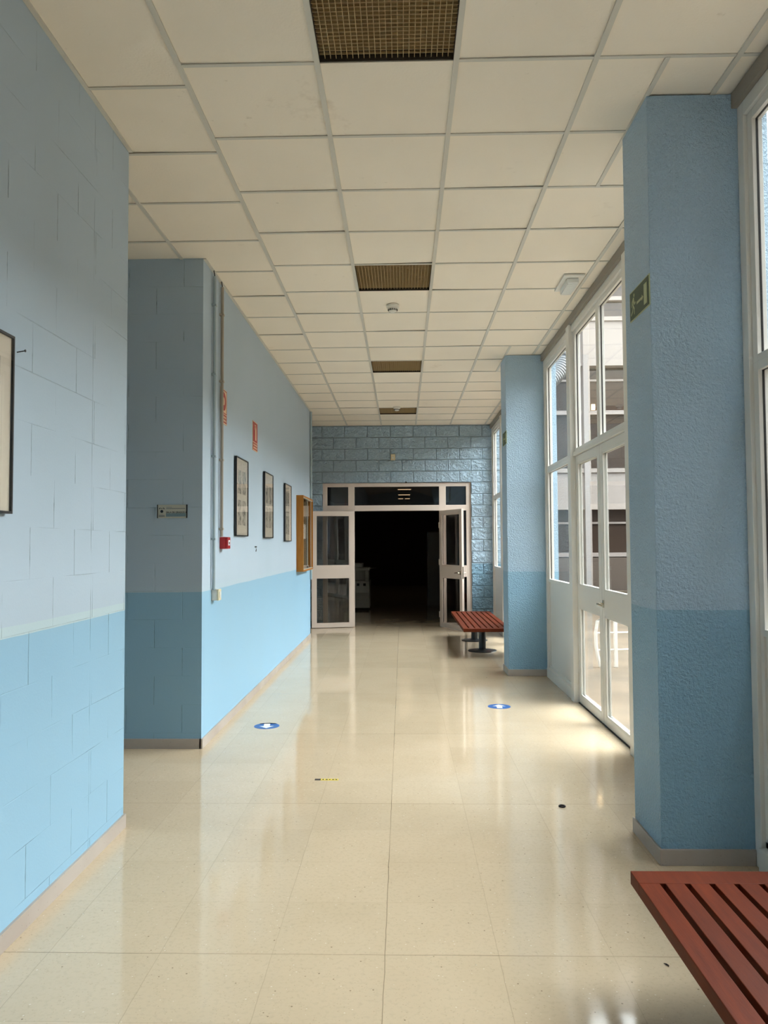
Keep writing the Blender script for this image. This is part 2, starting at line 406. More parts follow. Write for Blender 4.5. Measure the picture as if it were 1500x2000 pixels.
# ceiling: real tiles sitting a little unevenly in a metal grid
GX = [-4.6, -3.99, -3.39, -2.79, -2.19, -1.59, -0.955, -0.355, 0.245, 0.845, 1.45, 1.56]
rows = [3.23+0.6*k for k in range(-16, 18)]
rows = [YB]+[r for r in rows if r > YB+0.1 and r < YE-0.1]+[YE]
rowsL = [YB]+[r for r in (3.97+0.59*k for k in range(-17, 16)) if r > YB+0.1 and r < YE-0.1]+[YE]
VENT_ROWS = [2.63, 5.63, 8.63, 11.63]
tl = MB(); gd = MB()
def is_solid(xc, yc):   # left of the wall plane the ceiling only exists over the openings
    if xc < LX-0.05: return 3.9 < yc < 5.5 or yc > 11.8
    return True
def tileq(x0, x1, y0, y1):
    z = H+0.004
    ds = [random.choice((0, 0, 0, 1))*random.uniform(0, 0.006) for _ in range(4)]
    g_ = 0.004
    v = [tl.bm.verts.new(p) for p in ((x0+g_, y0+g_, z+ds[0]), (x1-g_, y0+g_, z+ds[1]), (x1-g_, y1-g_, z+ds[2]), (x0+g_, y1-g_, z+ds[3]))]
    u = [tl.bm.verts.new(p.co+Vector((0, 0, 0.015))) for p in v]
    tl.bm.faces.new(v); tl.bm.faces.new(u)
    for i in range(4): tl.bm.faces.new((v[i], v[(i+1) % 4], u[(i+1) % 4], u[i]))
for i in range(len(GX)-1):
    x0, x1 = GX[i], GX[i+1]
    rr = rowsL if x1 <= -0.954 else rows
    for y0, y1 in zip(rr, rr[1:]):
        xc, yc = (x0+x1)/2, (y0+y1)/2
        if x1 <= -1.58 and not is_solid(xc, yc): continue
        if abs(x0+0.355) < 0.01 and any(abs(y0-v) < 0.02 for v in VENT_ROWS): continue
        # cut tiles round the pillars
        if abs(x0-0.845) < 0.01 and any(y1 > p[0] and y0 < p[0]+0.6 for p in PILLARS):
            tileq(0.845, 1.15, y0, y1); tileq(1.15, 1.45, y0, y1)
            gd.box(1.139, 1.161, y0, y1, H-0.003, H+0.004)
        else: tileq(x0, x1, y0, y1)
        # thin cross tee on the far side of each tile
        gd.box(x0, x1, y1-0.011, y1+0.008, H-0.001, H+0.003)
for x in GX[1:-1]:
    if x < LX-0.05:
        gd.box(x-0.012, x+0.012, 3.94, 5.46, H-0.004, H+0.004); gd.box(x-0.012, x+0.012, 11.9, YE, H-0.004, H+0.004)
    else: gd.box(x-0.012, x+0.012, YB, YE, H-0.004, H+0.004)
gd.box(LX, LX+0.02, YB, 3.94, H-0.004, H+0.004).box(LX, LX+0.02, 5.46, 11.9, H-0.004, H+0.004)
ceil = struct(tl.build('ceiling', M['tile']))
gd.build('ceiling_grid', M['grid'], ceil)
struct(MB().box(-4.6, 1.56, YB, YE, H+0.20, H+0.26).build('ceiling_void', M['dark']))
# fascia along the glazing
struct(MB().box(1.535, 1.60, YB, YE, 3.44, H-0.002).build('trim_1', M['fascia']))

# ------------------------------------------------------------------ ceiling vents and detectors
def vent(y0):
    r = empty('ceiling_vent', (-0.055, y0+0.3, H))
    hw = 0.288
    b = MB().box(-hw, hw, -hw, hw, 0.045, 0.05); b.build('filter', M['vent'], r)
    b = MB()
    for s in (-1, 1):
        b.box(s*hw-0.002, s*hw+0.002, -hw, hw, 0.0, 0.05); b.box(-hw, hw, s*hw-0.002, s*hw+0.002, 0.0, 0.05)
    b.build('frame', M['dark'], r)
    b = MB(); n = 24
    for k in range(1, n):
        u = -hw+2*hw*k/n
        b.box(u-0.0012, u+0.0013, -hw, hw, 0.012, 0.022); b.box(-hw, hw, u-0.0012, u+0.0013, 0.016, 0.026)
    b.build('grille', M['grille_wire'], r)
    return r
VL = ['brown mesh ceiling vent nearest the viewer, cut by the top edge', 'brown mesh ceiling vent just before the first smoke detector',
      'brown mesh ceiling vent third from the viewer, beyond the first smoke detector', 'small distant brown mesh ceiling vent nearest the end wall, by the far smoke detector']
for k, y in enumerate(VENT_ROWS): tag(vent(y), VL[k], 'ceiling vent', 'mesh vents down the middle of the ceiling')

def detector(y):
    r = empty('smoke_detector', (-0.071, y, H))
    MB().lathe([(0.055, 0.0), (0.057, -0.008), (0.055, -0.022), (0.046, -0.026), (0.044, -0.03)], (0, 0, 0)).build('base', M['white'], r, True)
    MB().lathe([(0.042, -0.028), (0.042, -0.036), (0.036, -0.052), (0.025, -0.060), (0.001, -0.062)], (0, 0, 0)).build('sensor_head', M['white'], r, True)
    s = MB()
    for k in range(16):
        a = 2*PI*k/16
        q = MB(); s.cyl((0.0395*math.cos(a), 0.0395*math.sin(a), -0.037), (0.0365*math.cos(a), 0.0365*math.sin(a), -0.052), 0.0045, n=6)
    s.build('intake_slot', M['black'], r)
    return r
tag(detector(6.6), 'white round smoke detector with dark slots, nearer one, beyond the second vent', 'smoke detector', 'smoke detectors on the ceiling')
tag(detector(11.55), 'small distant white smoke detector beside the farthest vent', 'smoke detector', 'smoke detectors on the ceiling')

# emergency light at the right edge of the ceiling
r = empty('emergency_light', (1.34, 6.07, H))
MB().box(-0.08, 0.085, -0.19, 0.19, -0.014, 0.0, bev=0.003).build('base_plate', M['white'], r)
b = MB().box(-0.045, 0.045, -0.14, 0.14, -0.055, -0.014, bev=0.006)
for k in range(11):
    y = -0.125+k*0.025; b.cyl((-0.04, y, -0.056), (0.04, y, -0.056), 0.006, n=8)
b.build('prismatic_cover', M['lamp'], r)
tag(r, 'white emergency light with ribbed cover at the right edge of the ceiling', 'emergency light')

# ------------------------------------------------------------------ glazed bays on the right
def door_leaf(wd, h, frame_m, glass_m, name, handle_side, z_lo=0.075, lock=(0.86, 1.055), top=0.066, st=0.075, pane_th=0.006):
    """leaf: hinge edge at local x=0, runs to +x, thickness in y"""
    r = empty(name, (0, 0, 0)); t = 0.02
    f = MB()
    f.box(0, st, -t, t, 0.008, h, bev=0.002).box(wd-st, wd, -t, t, 0.008, h, bev=0.002)
    f.box(st, wd-st, -t, t, 0.008, z_lo, bev=0.002).box(st, wd-st, -t, t, lock[0], lock[1], bev=0.002).box(st, wd-st, -t, t, h-top, h, bev=0.002)
    f.build('leaf_frame', frame_m, r)
    for a, b_, in ((z_lo, lock[0]), (lock[1], h-top)):
        MB().box(st, wd-st, -pane_th/2, pane_th/2, a, b_).build('pane', glass_m, r)
        g_ = MB()
        for s in (-1, 1):
            y = s*0.0135
            g_.box(st, wd-st, y-0.0045, y+0.0045, a, a+0.014).box(st, wd-st, y-0.0045, y+0.0045, b_-0.014, b_)
            g_.box(st, st+0.014, y-0.0045, y+0.0045, a, b_).box(wd-st-0.014, wd-st, y-0.0045, y+0.0045, a, b_)
        g_.build('glazing_bead', frame_m, r)
    if handle_side:
        for s in ((-1, 1) if handle_side == 2 else (handle_side,)):
            hx = wd-0.045; zc = 0.955
            p = MB().box(hx-0.016, hx+0.016, min(s*t, s*(t+0.008)), max(s*t, s*(t+0.008)), zc-0.03, zc+0.03, bev=0.002)
            p.cyl((hx, s*t, zc), (hx, s*(t+0.055), zc), 0.009, n=12)
            p.tube([(hx, s*(t+0.05), zc), (hx-0.03, s*(t+0.055), zc+0.002), (hx-0.08, s*(t+0.053), zc), (hx-0.125, s*(t+0.045), zc-0.004)], 0.0085)
            p.build('handle', M['chrome'], r, True)
    hg = MB()
    for z in (0.22, 1.12, h-0.25): hg.cyl((-0.004, -t-0.008, z-0.05), (-0.004, -t-0.008, z+0.05), 0.011, n=10)
    hg.build('hinge', frame_m, r, True)
    return r

def bay(y0, y1, idx, detail):
    """fixed frame: sidelight, door opening with transom, sidelight"""
    mid = (y0+y1)/2; pa, pb = 0.852, 0.975; X0, X1 = 1.56, 1.64; ZT = 3.44
    fr = MB()
    fr.box(X0, X1, y0, y0+0.06, 0, ZT, bev=0.003).box(X0, X1, y1-0.06, y1, 0, ZT, bev=0.003)
    fr.box(X0, X1, y0+0.06, y1-0.06, 3.375, ZT, bev=0.003)
    for s in (-1, 1):
        a, b_ = sorted((mid+s*pa, mid+s*pb)); fr.box(1.535, X1, a, b_, 0, 3.44, bev=0.004)
    segs = [(y0+0.06, mid-pb), (mid+pb, y1-0.06)]
    for a, b_ in segs: fr.box(1.545, X1, a, b_, 0, 0.10, bev=0.003)
    fr.box(X0, X1, mid-pa, mid+pa, 2.226, 2.262, bev=0.003)
    w_ = struct(fr.build('window_%d' % idx, M['frame']))
    def sash(a, b_, z0, z1, st=0.045, glass=True):
        f = MB(); x0, x1 = 1.578, 1.625
        f.box(x0, x1, a, a+st, z0, z1, bev=0.002).box(x0, x1, b_-st, b_, z0, z1, bev=0.002)
        f.box(x0, x1, a+st, b_-st, z0, z0+st*0.7, bev=0.002).box(x0, x1, a+st, b_-st, z1-st*0.9, z1, bev=0.002)
        if glass:
            for (u0, u1, v0, v1) in ((a+st, b_-st, z0+st*0.7-0.002, z0+st*0.7+0.004), (a+st, b_-st, z1-st*0.9-0.004, z1-st*0.9+0.002)):
                pass
        f.build('sash', M['frame'], w_)
        MB().box(1.599, 1.603, a+st, b_-st, z0+st*0.7, z1-st*0.9).build('pane', M['glass'], w_)
        q = MB()
        q.box(1.596, 1.606, a+st, a+st+0.0015, z0+st*0.7, z1-st*0.9).box(1.596, 1.606, b_-st-0.0015, b_-st, z0+st*0.7, z1-st*0.9)
        q.box(1.596, 1.606, a+st, b_-st, z1-st*0.9-0.0015, z1-st*0.9)
        q.build('gasket', M['gasket'], w_)
    for a, b_ in segs:
        sash(a, b_, 2.235, 3.375); sash(a, b_, 1.02, 2.235)
        MB().box(1.59, 1.61, a, b_, 0.10, 1.02).box(1.580, 1.62, a, a+0.03, 0.10, 1.02).box(1.580, 1.62, b_-0.03, b_, 0.10, 1.02).box(1.580, 1.62, a, b_, 0.10, 0.125).build('lower_panel', M['frame'], w_)
    sash(mid-pa, mid, 2.262, 3.375); sash(mid, mid+pa, 2.262, 3.375)
    # threshold
    MB().box(1.575, 1.66, mid-pa, mid+pa, 0, 0.006).build('threshold', M['gasket'], w_)
    d1 = struct(door_leaf(pa-0.006, 2.222, M['frame'], M['glass'], 'door_%d' % (idx*2-1), 0))
    d1.location = (1.602, mid+pa-0.003, 0); d1.rotation_euler = (0, 0, -PI/2)      # runs towards -Y; local -y is the hall side
    d2 = struct(door_leaf(pa-0.006, 2.222, M['frame'], M['glass'], 'door_%d' % (idx*2), 1))
    d2.location = (1.602, mid-pa+0.003, 0); d2.rotation_euler = (0, 0, PI/2)
    return w_
for k, (a, b_) in enumerate(BAYS): bay(a, b_, k+1, k == 2)

# ------------------------------------------------------------------ end wall frame and doors
FY0, FY1 = YE+0.035, YE+0.10
WM = M['frame_warm']
fr = MB()
x0, x1 = OX0, 1.182
fr.box(x0, x0+0.08, FY0, FY1, 0, 2.505, bev=0.003).box(x1-0.068, x1, FY0, FY1, 0, 2.505, bev=0.003)
fr.box(x0+0.08, x1-0.068, FY0, FY1, 2.44, 2.505, bev=0.003)
fr.box(-0.943, -0.835, FY0, FY1, 0, 2.44, bev=0.003).box(0.645, 0.762, FY0, FY1, 0, 2.44, bev=0.003)
fr.box(-0.835, 0.645, FY0, FY1, 2.017, 2.115, bev=0.003)
for a, b_ in ((x0+0.08, -0.943), (0.762, x1-0.068)):
    fr.box(a, b_, FY0, FY1, 2.017, 2.115, bev=0.003).box(a, b_, FY0, FY1, 0.86, 1.06, bev=0.003).box(a, b_, FY0, FY1, 0, 0.07, bev=0.003)
w4 = struct(fr.build('window_5', WM))
struct(MB().box(x1, OX1, FY0, FY1, 0, 2.512).build('trim_2', WM))
GY = (FY0+FY1)/2
for (a, b_) in ((x0+0.08, -0.943), (-0.835, 0.645), (0.762, x1-0.068)):
    MB().box(a, b_, GY-0.003, GY+0.003, 2.115, 2.44).build('pane', M['wavy'], w4)
for (a, b_) in ((x0+0.08, -0.943), (0.762, x1-0.068)):
    MB().box(a, b_, GY-0.003, GY+0.003, 1.06, 2.017).build('pane', M['wavy'], w4)
    MB().box(a, b_, GY-0.003, GY+0.003, 0.07, 0.86).build('pane', M['wavy'], w4)
lf = dict(z_lo=0.075, lock=(0.865, 1.065), top=0.07)
d = struct(door_leaf(0.74, 2.012, WM, M['wavy'], 'door_9', 0, **lf)); d.location = (-0.845, FY0-0.024, 0); d.rotation_euler = (0, 0, PI+math.radians(13))
d = struct(door_leaf(0.80, 2.012, WM, M['wavy'], 'door_10', 2, **lf)); d.location = (0.665, FY0-0.01, 0); d.rotation_euler = (0, 0, -math.radians(66))
# latch plate on the open edge of the right leaf
MB().box(0.7995, 0.8015, -0.011, 0.011, 0.86, 1.06).build('latch_plate', M['chrome'], d)

# pale box on the end wall above the doors
r = empty('wall_sensor', (-0.155, YE, 2.95))
MB().box(-0.04, 0.04, -0.04, 0.0, -0.055, 0.055, bev=0.008).build('housing', M['cream'], r)
MB().lathe([(0.018, 0), (0.018, -0.006), (0.001, -0.010)], (0, -0.04, -0.012), 'Y', 20).build('lens', M['white'], r, True)
tag(r, 'small cream box fixed on the rough blue end wall above the doors', 'wall sensor')
MB_ = MB().cyl((0.07, YE+0.03, 2.512), (0.07, YE-0.01, 2.512), 0.012, n=12)
tag(MB_.build('door_stud', M['black']), 'tiny black stud on top of the end door frame', 'stud')

# ------------------------------------------------------------------ left wall things
# conduits
def conduit(name, pts, rad, m_, clips, label):
    r = empty(name, (0, 0, 0)); MB().tube(pts, rad, 12).build('pipe', m_, r, True)
    for z in clips:
        x, y = pts[0][0], pts[0][1]
        MB().box(LX, x+rad+0.003, y-rad-0.004, y+rad+0.004, z-0.008, z+0.008, bev=0.002).build('clip', m_, r)
    tag(r, label, 'conduit', 'conduits down the left wall'); return r
cx = LX+0.02
conduit('conduit', [(cx, 5.72, 1.10), (cx, 5.72, 2.3), (cx, 5.72, 3.47)], 0.0125, M['pipe'], (1.48, 2.1, 2.72, 3.25), 'pale blue painted conduit running down to the white socket box')
conduit('conduit', [(cx, 5.965, 1.50), (cx, 5.965, 2.4), (cx, 5.965, 3.47)], 0.0125, M['pipe_brown'], (1.56, 2.1, 2.72, 3.25), 'beige conduit running down to the red alarm call point')
conduit('conduit', [(LX-0.0+0.02, 11.86, 0.9), (LX+0.02, 11.86, 2.4), (LX+0.02, 11.86, H-0.01)], 0.016, M['pipe'], (2.4,), 'pale conduit at the far corner of the left wall, behind the display case')
for yy, nm in ((5.72, 'cable_stub'), (5.965, 'cable_stub')):
    o = MB().tube([(LX+0.02, yy, 3.47), (LX+0.02, yy-0.01, 3.49), (LX+0.02, yy-0.03, H-0.004)], 0.004, 8).build(nm, M['gasket'])
    tag(o, 'dark cable between ceiling and top of the %s conduit' % ('pale blue' if yy < 5.9 else 'beige'), 'cable')

r = empty('socket_box', (LX, 5.77, 1.062))
MB().box(0, 0.042, -0.04, 0.04, -0.042, 0.042, bev=0.003).build('back_box', M['white'], r)
MB().box(0.042, 0.056, -0.041, 0.041, -0.042, 0.042, bev=0.003).build('cover', M['cream'], r)
MB().box(0.056, 0.060, -0.02, 0.02, -0.024, 0.024, bev=0.001).build('switch', M['white'], r)
tag(r, 'small white switch box at the foot of the pale conduit', 'switch')

r = empty('alarm_call_point', (LX, 6.03, 1.451))
MB().box(0, 0.05, -0.047, 0.047, -0.047, 0.047, bev=0.006).build('housing', M['red'], r)
MB().prism([(-0.047, -0.045), (0.047, -0.045), (0.047, 0.045), (-0.047, 0.045)], 'X', 0.05, 0.064).build('cover', M['red'], r)
MB().box(0.064, 0.066, -0.028, 0.028, -0.02, 0.022).build('glass_plate', M['sticker_white'], r)
MB().lathe([(0.010, 0.0), (0.010, 0.003), (0.001, 0.003)], (0.065, 0, 0.0), 'X', 16).build('button', M['black'], r)
tag(r, 'red fire alarm call point under the beige conduit', 'fire alarm')

# fire signs (seen edge-on): board, red border, symbol, red caption panel with worn lettering
def fire_sign(y0, y1, z0, z1, kind, label):
    r = empty('fire_sign', (LX, (y0+y1)/2, z0)); W = y1-y0; Hh = z1-z0
    MB().box(0, 0.004, -W/2, W/2, 0, Hh).build('board', M['sign_face'], r)
    zc = Hh*0.30; e_ = 0.0043
    cp = MB().box(e_, e_+0.001, -W/2+0.008, W/2-0.008, 0.01, zc-0.008); cp.build('caption_panel', M['sign_red'], r)
    tx = MB()
    for row, n in ((0.68, 6), (0.28, 7)):
        for k in range(n):
            ww = (W-0.05)/n; a = -W/2+0.025+k*ww
            zz = 0.01+(zc-0.018)*row
            tx.box(e_+0.001, e_+0.002, a, a+ww*0.68, zz-0.008, zz+0.008)
    tx.build('caption_lettering', M['sign_face'], r)
    up = MB(); t_ = 0.007
    if kind == 'button':
        up.box(e_, e_+0.001, -W/2+0.006, W/2-0.006, Hh-0.006-t_, Hh-0.006).box(e_, e_+0.001, -W/2+0.006, W/2-0.006, zc, zc+t_)
        up.box(e_, e_+0.001, -W/2+0.006, -W/2+0.006+t_, zc, Hh-0.006).box(e_, e_+0.001, W/2-0.006-t_, W/2-0.006, zc, Hh-0.006)
        c0 = Vector((e_+0.0005, 0, (zc+Hh)/2)); R1, R2 = 0.075, 0.032; n = 40
        a = [up.bm.verts.new(c0+Vector((0.0006, R1*math.cos(2*PI*k/n), R1*math.sin(2*PI*k/n)))) for k in range(n)]
        b_ = [up.bm.verts.new(c0+Vector((0.0006, R2*math.cos(2*PI*k/n), R2*math.sin(2*PI*k/n)))) for k in range(n)]
        for k in range(n): up.bm.faces.new((a[k], a[(k+1) % n], b_[(k+1) % n], b_[k]))
        up.build('push_button_symbol', M['sign_red'], r)
    else:
        up.box(e_, e_+0.001, -W/2+0.008, W/2-0.008, zc, Hh-0.008); up.build('red_field', M['sign_red'], r)
        s = MB(); zb = zc+0.02; zt = Hh-0.03
        s.prism([(-0.004, zb), (0.05, zb), (0.05, zt-0.045), (0.036, zt-0.02), (0.012, zt-0.02), (-0.004, zt-0.045)], 'X', e_+0.001, e_+0.002)
        s.box(e_+0.001, e_+0.002, 0.016, 0.032, zt-0.02, zt).box(e_+0.001, e_+0.002, -0.03, 0.02, zt-0.008, zt)
        s.prism([(-0.03, zt), (-0.045, zt-0.05), (-0.038, zt-0.052), (-0.02, zt-0.004)], 'X', e_+0.001, e_+0.002)
        s.build('extinguisher_symbol', M['sign_face'], r)
    tag(r, label, 'sign')
fire_sign(5.985, 6.20, 2.405, 2.685, 'button', 'red and cream fire alarm sign with a red ring, beside the beige conduit')
fire_sign(7.29, 7.53, 2.345, 2.63, 'ext', 'red extinguisher sign above and between the framed prints')

def picture(y0, y1, z0, z1, cols, rws, label, extra=None):
    r = empty('framed_print', (LX, (y0+y1)/2, z0)); W = y1-y0; Hh = z1-z0; d0, d1 = 0.006, 0.026; f = 0.009
    b = MB().box(d0, d1, -W/2, -W/2+f, 0, Hh).box(d0, d1, W/2-f, W/2, 0, Hh).box(d0, d1, -W/2+f, W/2-f, 0, f).box(d0, d1, -W/2+f, W/2-f, Hh-f, Hh)
    b.box(0.0005, d0+0.004, -W/2+0.02, W/2-0.02, 0.02, Hh-0.02)
    b.build('frame', M['black'], r)
    MB().box(0.012, 0.017, -W/2+f, W/2-f, f, Hh-f).build('mat_board', M['paper'], r)
    for (u0, u1) in cols:
        for (v0, v1) in rws:
            MB().box(0.017, 0.0178, -W/2+W*u0, -W/2+W*u1, Hh*v0, Hh*v1).build('drawing', M['sketch'], r)
    MB().box(0.0225, 0.0245, -W/2+f, W/2-f, f, Hh-f).build('glass', M['pic_glass'], r)
    tag(r, label, 'framed picture', 'black framed prints on the left wall'); return r
CL = [(0.18, 0.45), (0.55, 0.83)]; RW = [(0.14, 0.46), (0.54, 0.84)]
picture(2.24, 2.735, 1.55, 2.195, CL, [(0.12, 0.36), (0.42, 0.60), (0.66, 0.86)], 'black framed print cut by the left edge of the view, on the nearest wall')
picture(6.485, 6.985, 1.512, 2.195, CL, RW, 'black framed print with faint drawings, nearest of the three past the passage')
picture(7.835, 8.345, 1.505, 2.190, CL, [(0.16, 0.47), (0.53, 0.80)], 'black framed print in the middle of the three past the passage')
picture(9.21, 9.72, 1.478, 2.178, [(0.2, 0.42), (0.5, 0.72)], [(0.12, 0.44), (0.5, 0.86)], 'black framed print beside the wooden display case')

# nail by the first print, ring hook further on
o = MB().cyl((LX, 2.80, 2.155), (LX+0.03, 2.80, 2.16), 0.0022, n=8).cyl((LX+0.03, 2.80, 2.16), (LX+0.033, 2.80, 2.16), 0.005, n=10).build('nail', M['black'])
tag(o, 'dark nail in the wall just right of the nearest print', 'nail')
pts = [(LX+0.012, 7.42+0.012*math.sin(a*0.5), 1.385+0.014*math.cos(a*0.5)) for a in range(0, 10)]
o = MB().tube(pts, 0.003, 6).cyl((LX, 7.42, 1.415), (LX+0.02, 7.42, 1.415), 0.006, n=8).build('wall_hook', M['black'])
tag(o, 'small dark hook on the bare wall below the middle print', 'hook')

# display case
r = empty('display_case', (LX, 10.90, 1.07)); W2, Hc, D = 0.56, 1.035, 0.095
b = MB().box(0, D, -W2, -W2+0.02, 0, Hc, bev=0.001).box(0, D, W2-0.02, W2, 0, Hc, bev=0.001).box(0, D, -W2+0.02, W2-0.02, 0, 0.022, bev=0.001).box(0, D, -W2+0.02, W2-0.02, Hc-0.022, Hc, bev=0.001)
b.build('case_frame', M['oak'], r)
MB().box(0.001, 0.012, -W2+0.02, W2-0.02, 0.022, Hc-0.022).build('back_panel', mat('cork', srgb(128, 104, 66), 0.9), r)
for k, (a, b_, x) in enumerate(((-W2+0.02, 0.03, 0.078), (-0.03, W2-0.02, 0.066))):
    MB().box(x-0.002, x+0.002, a, b_, 0.03, Hc-0.03).build('sliding_glass', M['pic_glass'], r)
    for u in (a, b_): MB().box(x-0.005, x+0.005, u-0.008, u+0.008, 0.024, Hc-0.024).build('glass_edge', M['plaque'], r)
for z in (0.022, Hc-0.03): MB().box(0.058, 0.09, -W2+0.02, W2-0.02, z, z+0.008).build('track', M['plaque'], r)
MB().cyl((0.082, 0.0, 0.05), (0.092, 0.0, 0.05), 0.012, n=16).build('lock', M['gasket'], r)
for k in range(3): MB().box(0.012, 0.0135, 0.06+k*0.14, 0.18+k*0.14, 0.45, 0.66).build('notice', M['paper'], r)
tag(r, 'honey coloured wooden display case with sliding glass on the left wall', 'display case')

# room plaque on the passage wall
def text_mesh(s, size, name, m_, parent, loc, rot, bold=0.0):
    cu = bpy.data.curves.new(name, 'FONT'); cu.body = s; cu.size = size; cu.extrude = 0.0003; cu.offset = bold
    t_ = bpy.data.objects.new(name, cu); C.objects.link(t_)
    me = bpy.data.meshes.new_from_object(t_.evaluated_get(bpy.context.evaluated_depsgraph_get())); me.materials.clear(); me.materials.append(m_)
    C.objects.unlink(t_); bpy.data.objects.remove(t_)
    o = bpy.data.objects.new(name, me); C.objects.link(o); o.parent = parent; o.location = loc; o.rotation_euler = rot
    return o
r = empty('room_plaque', (-1.644, 5.46, 1.677)); W = 0.214; Hh = 0.095
MB().box(-W/2+0.004, W/2-0.005, -0.008, 0, -Hh/2, Hh/2, bev=0.001).build('plate', M['plaque'], r)
for a, b_ in ((-W/2-0.001, -W/2+0.004), (W/2-0.006, W/2+0.001)): MB().box(a, b_, -0.010, 0, -Hh/2-0.001, Hh/2+0.001).build('end_cap', M['black'], r)
MB().box(-W/2+0.062, W/2-0.01, -0.0085, -0.008, -Hh/2+0.010, -0.014).build('lower_strip', mat('plaque_blue', srgb(112, 138, 148), 0.5), r)
RT = (PI/2, 0, 0)
text_mesh('SALA DE GRADOS 4', 0.0165, 'room_name', M['ink'], r, (-W/2+0.063, -0.0085, -0.012), RT, 0.0004)
lg = MB().box(-W/2+0.064, -W/2+0.105, -0.0088, -0.008, 0.028, 0.0305).box(-W/2+0.064, W/2-0.014, -0.0088, -0.008, 0.018, 0.0225)
lg.build('small_print', M['inkgrey'], r)
cx_, cz_ = -W/2+0.032, 0.0
e2 = MB().lathe([(0.0105, 0), (0.0105, -0.0008), (0.0055, -0.0008), (0.0055, -0.0001)], (cx_, -0.008, cz_), 'Y', 20)
for s in (-1, 1):
    e2.prism([(cx_+s*0.008, cz_+0.026), (cx_+s*0.014, cz_+0.027), (cx_+s*0.021, cz_+0.017), (cx_+s*0.0155, cz_+0.016), (cx_+s*0.012, cz_+0.021)], 'Y', -0.0088, -0.008)
e2.box(cx_-0.005, cx_+0.005, -0.0088, -0.008, cz_+0.019, cz_+0.023).build('crest', M['ink'], r)
MB().box(cx_-0.022, cx_+0.022, -0.0088, -0.008, -0.030, -0.026).box(cx_-0.022, cx_+0.022, -0.0088, -0.008, -0.038, -0.034).build('crest_caption', M['inkgrey'], r)
tag(r, 'small silver room plaque with crest on the shaded wall of the passage', 'sign')

# exit signs on the pillars' hall faces
def exit_sign(y0, label):
    r = empty('exit_sign', (1.146, y0+0.15, 2.60)); W = 0.30; Hh = 0.145
    MB().box(-0.004, 0, -W/2, W/2, -Hh/2, Hh/2).build('board', M['sign_lum'], r)
    MB().box(-0.005, -0.004, -W/2+0.006, W/2-0.006, -Hh/2+0.005, Hh/2-0.005).build('green_field', M['sign_green'], r)
    a, b_ = -0.0062, -0.005
    # pictogram, as seen from the hall: runner on the far side, bar arrow, doorway on the near side
    MB().box(a, b_, -W/2+0.03, -W/2+0.075, -0.052, 0.045).build('doorway', M['sign_lum'], r)
    MB().box(a, b_, -0.052, 0.035, -0.014, -0.002).prism([(-0.065, -0.008), (-0.045, 0.006), (-0.045, -0.022)], 'X', a, b_).build('arrow', M['sign_lum'], r)
    f = MB(); Y = 0.09
    P = lambda pts: f.prism([(Y+u, v) for u, v in pts], 'X', a, b_)
    n = 14; f.prism([(Y-0.014+0.008*math.cos(2*PI*k/n), 0.044+0.009*math.sin(2*PI*k/n)) for k in range(n)], 'X', a, b_)
    P([(-0.016, 0.032), (0.0, 0.036), (0.012, 0.0), (-0.002, -0.004)])
    P([(0.0, 0.034), (0.022, 0.018), (0.026, -0.006), (0.020, -0.006), (0.016, 0.014), (0.0, 0.024)])
    P([(-0.012, 0.028), (-0.022, 0.004), (-0.036, 0.008), (-0.037, 0.0), (-0.018, -0.006), (-0.006, 0.018)])
    P([(-0.002, 0.0), (-0.022, -0.022), (-0.018, -0.05), (-0.010, -0.05), (-0.012, -0.024), (0.010, -0.004)])
    P([(0.004, 0.0), (0.014, -0.028), (0.036, -0.040), (0.033, -0.048), (0.006, -0.034), (-0.002, -0.008)])
    f.build('running_figure', M['sign_lum'], r)
    tag(r, label, 'exit sign', 'green exit signs on the pillars'); return r
exit_sign(3.515, 'green emergency exit sign with running figure on the near pillar')
exit_sign(8.38, 'green exit sign seen edge-on on the far pillar')

# ------------------------------------------------------------------ benches
def bench():
    r = empty('bench', (0, 0, 0)); L, Wd, Z1, Z0 = 2.50, 0.603, 0.37, 0.328
    for s in (-1, 1):
        a, b_ = sorted((s*L/2, s*(L/2-0.092)))
        MB().box(-Wd/2, Wd/2, a, b_, Z0, Z1, bev=0.002).build('end_board', M['wood'], r)
    rail = 0.064; gap = 0.0175; n = 6
    sl = (Wd-2*rail-(n+1)*gap)/n; ya, yb = -L/2+0.092, L/2-0.092
    MB().box(-Wd/2, -Wd/2+rail, ya, yb, Z0, Z1, bev=0.002).build('side_rail', M['wood'], r)
    MB().box(Wd/2-rail, Wd/2, ya, yb, Z0, Z1, bev=0.002).build('side_rail', M['wood'], r)
    for k in range(n):
        x = -Wd/2+rail+gap+k*(sl+gap); MB().box(x, x+sl, ya, yb, Z0+0.004, Z1, bev=0.002).build('slat', M['wood'], r)
    b = MB().box(-0.04, 0.04, -0.85, 0.85, Z0-0.045, Z0-0.012, bev=0.003)
    for y in (-0.85, -0.28, 0.28, 0.85): b.box(-Wd/2+0.05, Wd/2-0.05, y-0.02, y+0.02, Z0-0.012, Z0+0.002)
    b.build('under_frame', M['steel'], r)
    for y in (-0.56, 0.56):
        p = MB().cyl((0, y, 0.012), (0, y, Z0-0.045), 0.047, n=28)
        p.box(-0.09, 0.09, y-0.05, y+0.05, Z0-0.052, Z0-0.044)
        po = p.build('pedestal', M['steel'], r, True)
        MB().lathe([(0.19, 0.0), (0.192, 0.004), (0.188, 0.010), (0.07, 0.014), (0.055, 0.024), (0.001, 0.024)], (0, y, 0), 'Z', 40).build('base_disc', M['steel'], po, True)
    return r
b1 = bench(); b1.location = (1.034, 1.31, 0)
tag(b1, 'red-brown slatted wooden bench in the near right corner', 'bench', 'slatted benches along the windows')
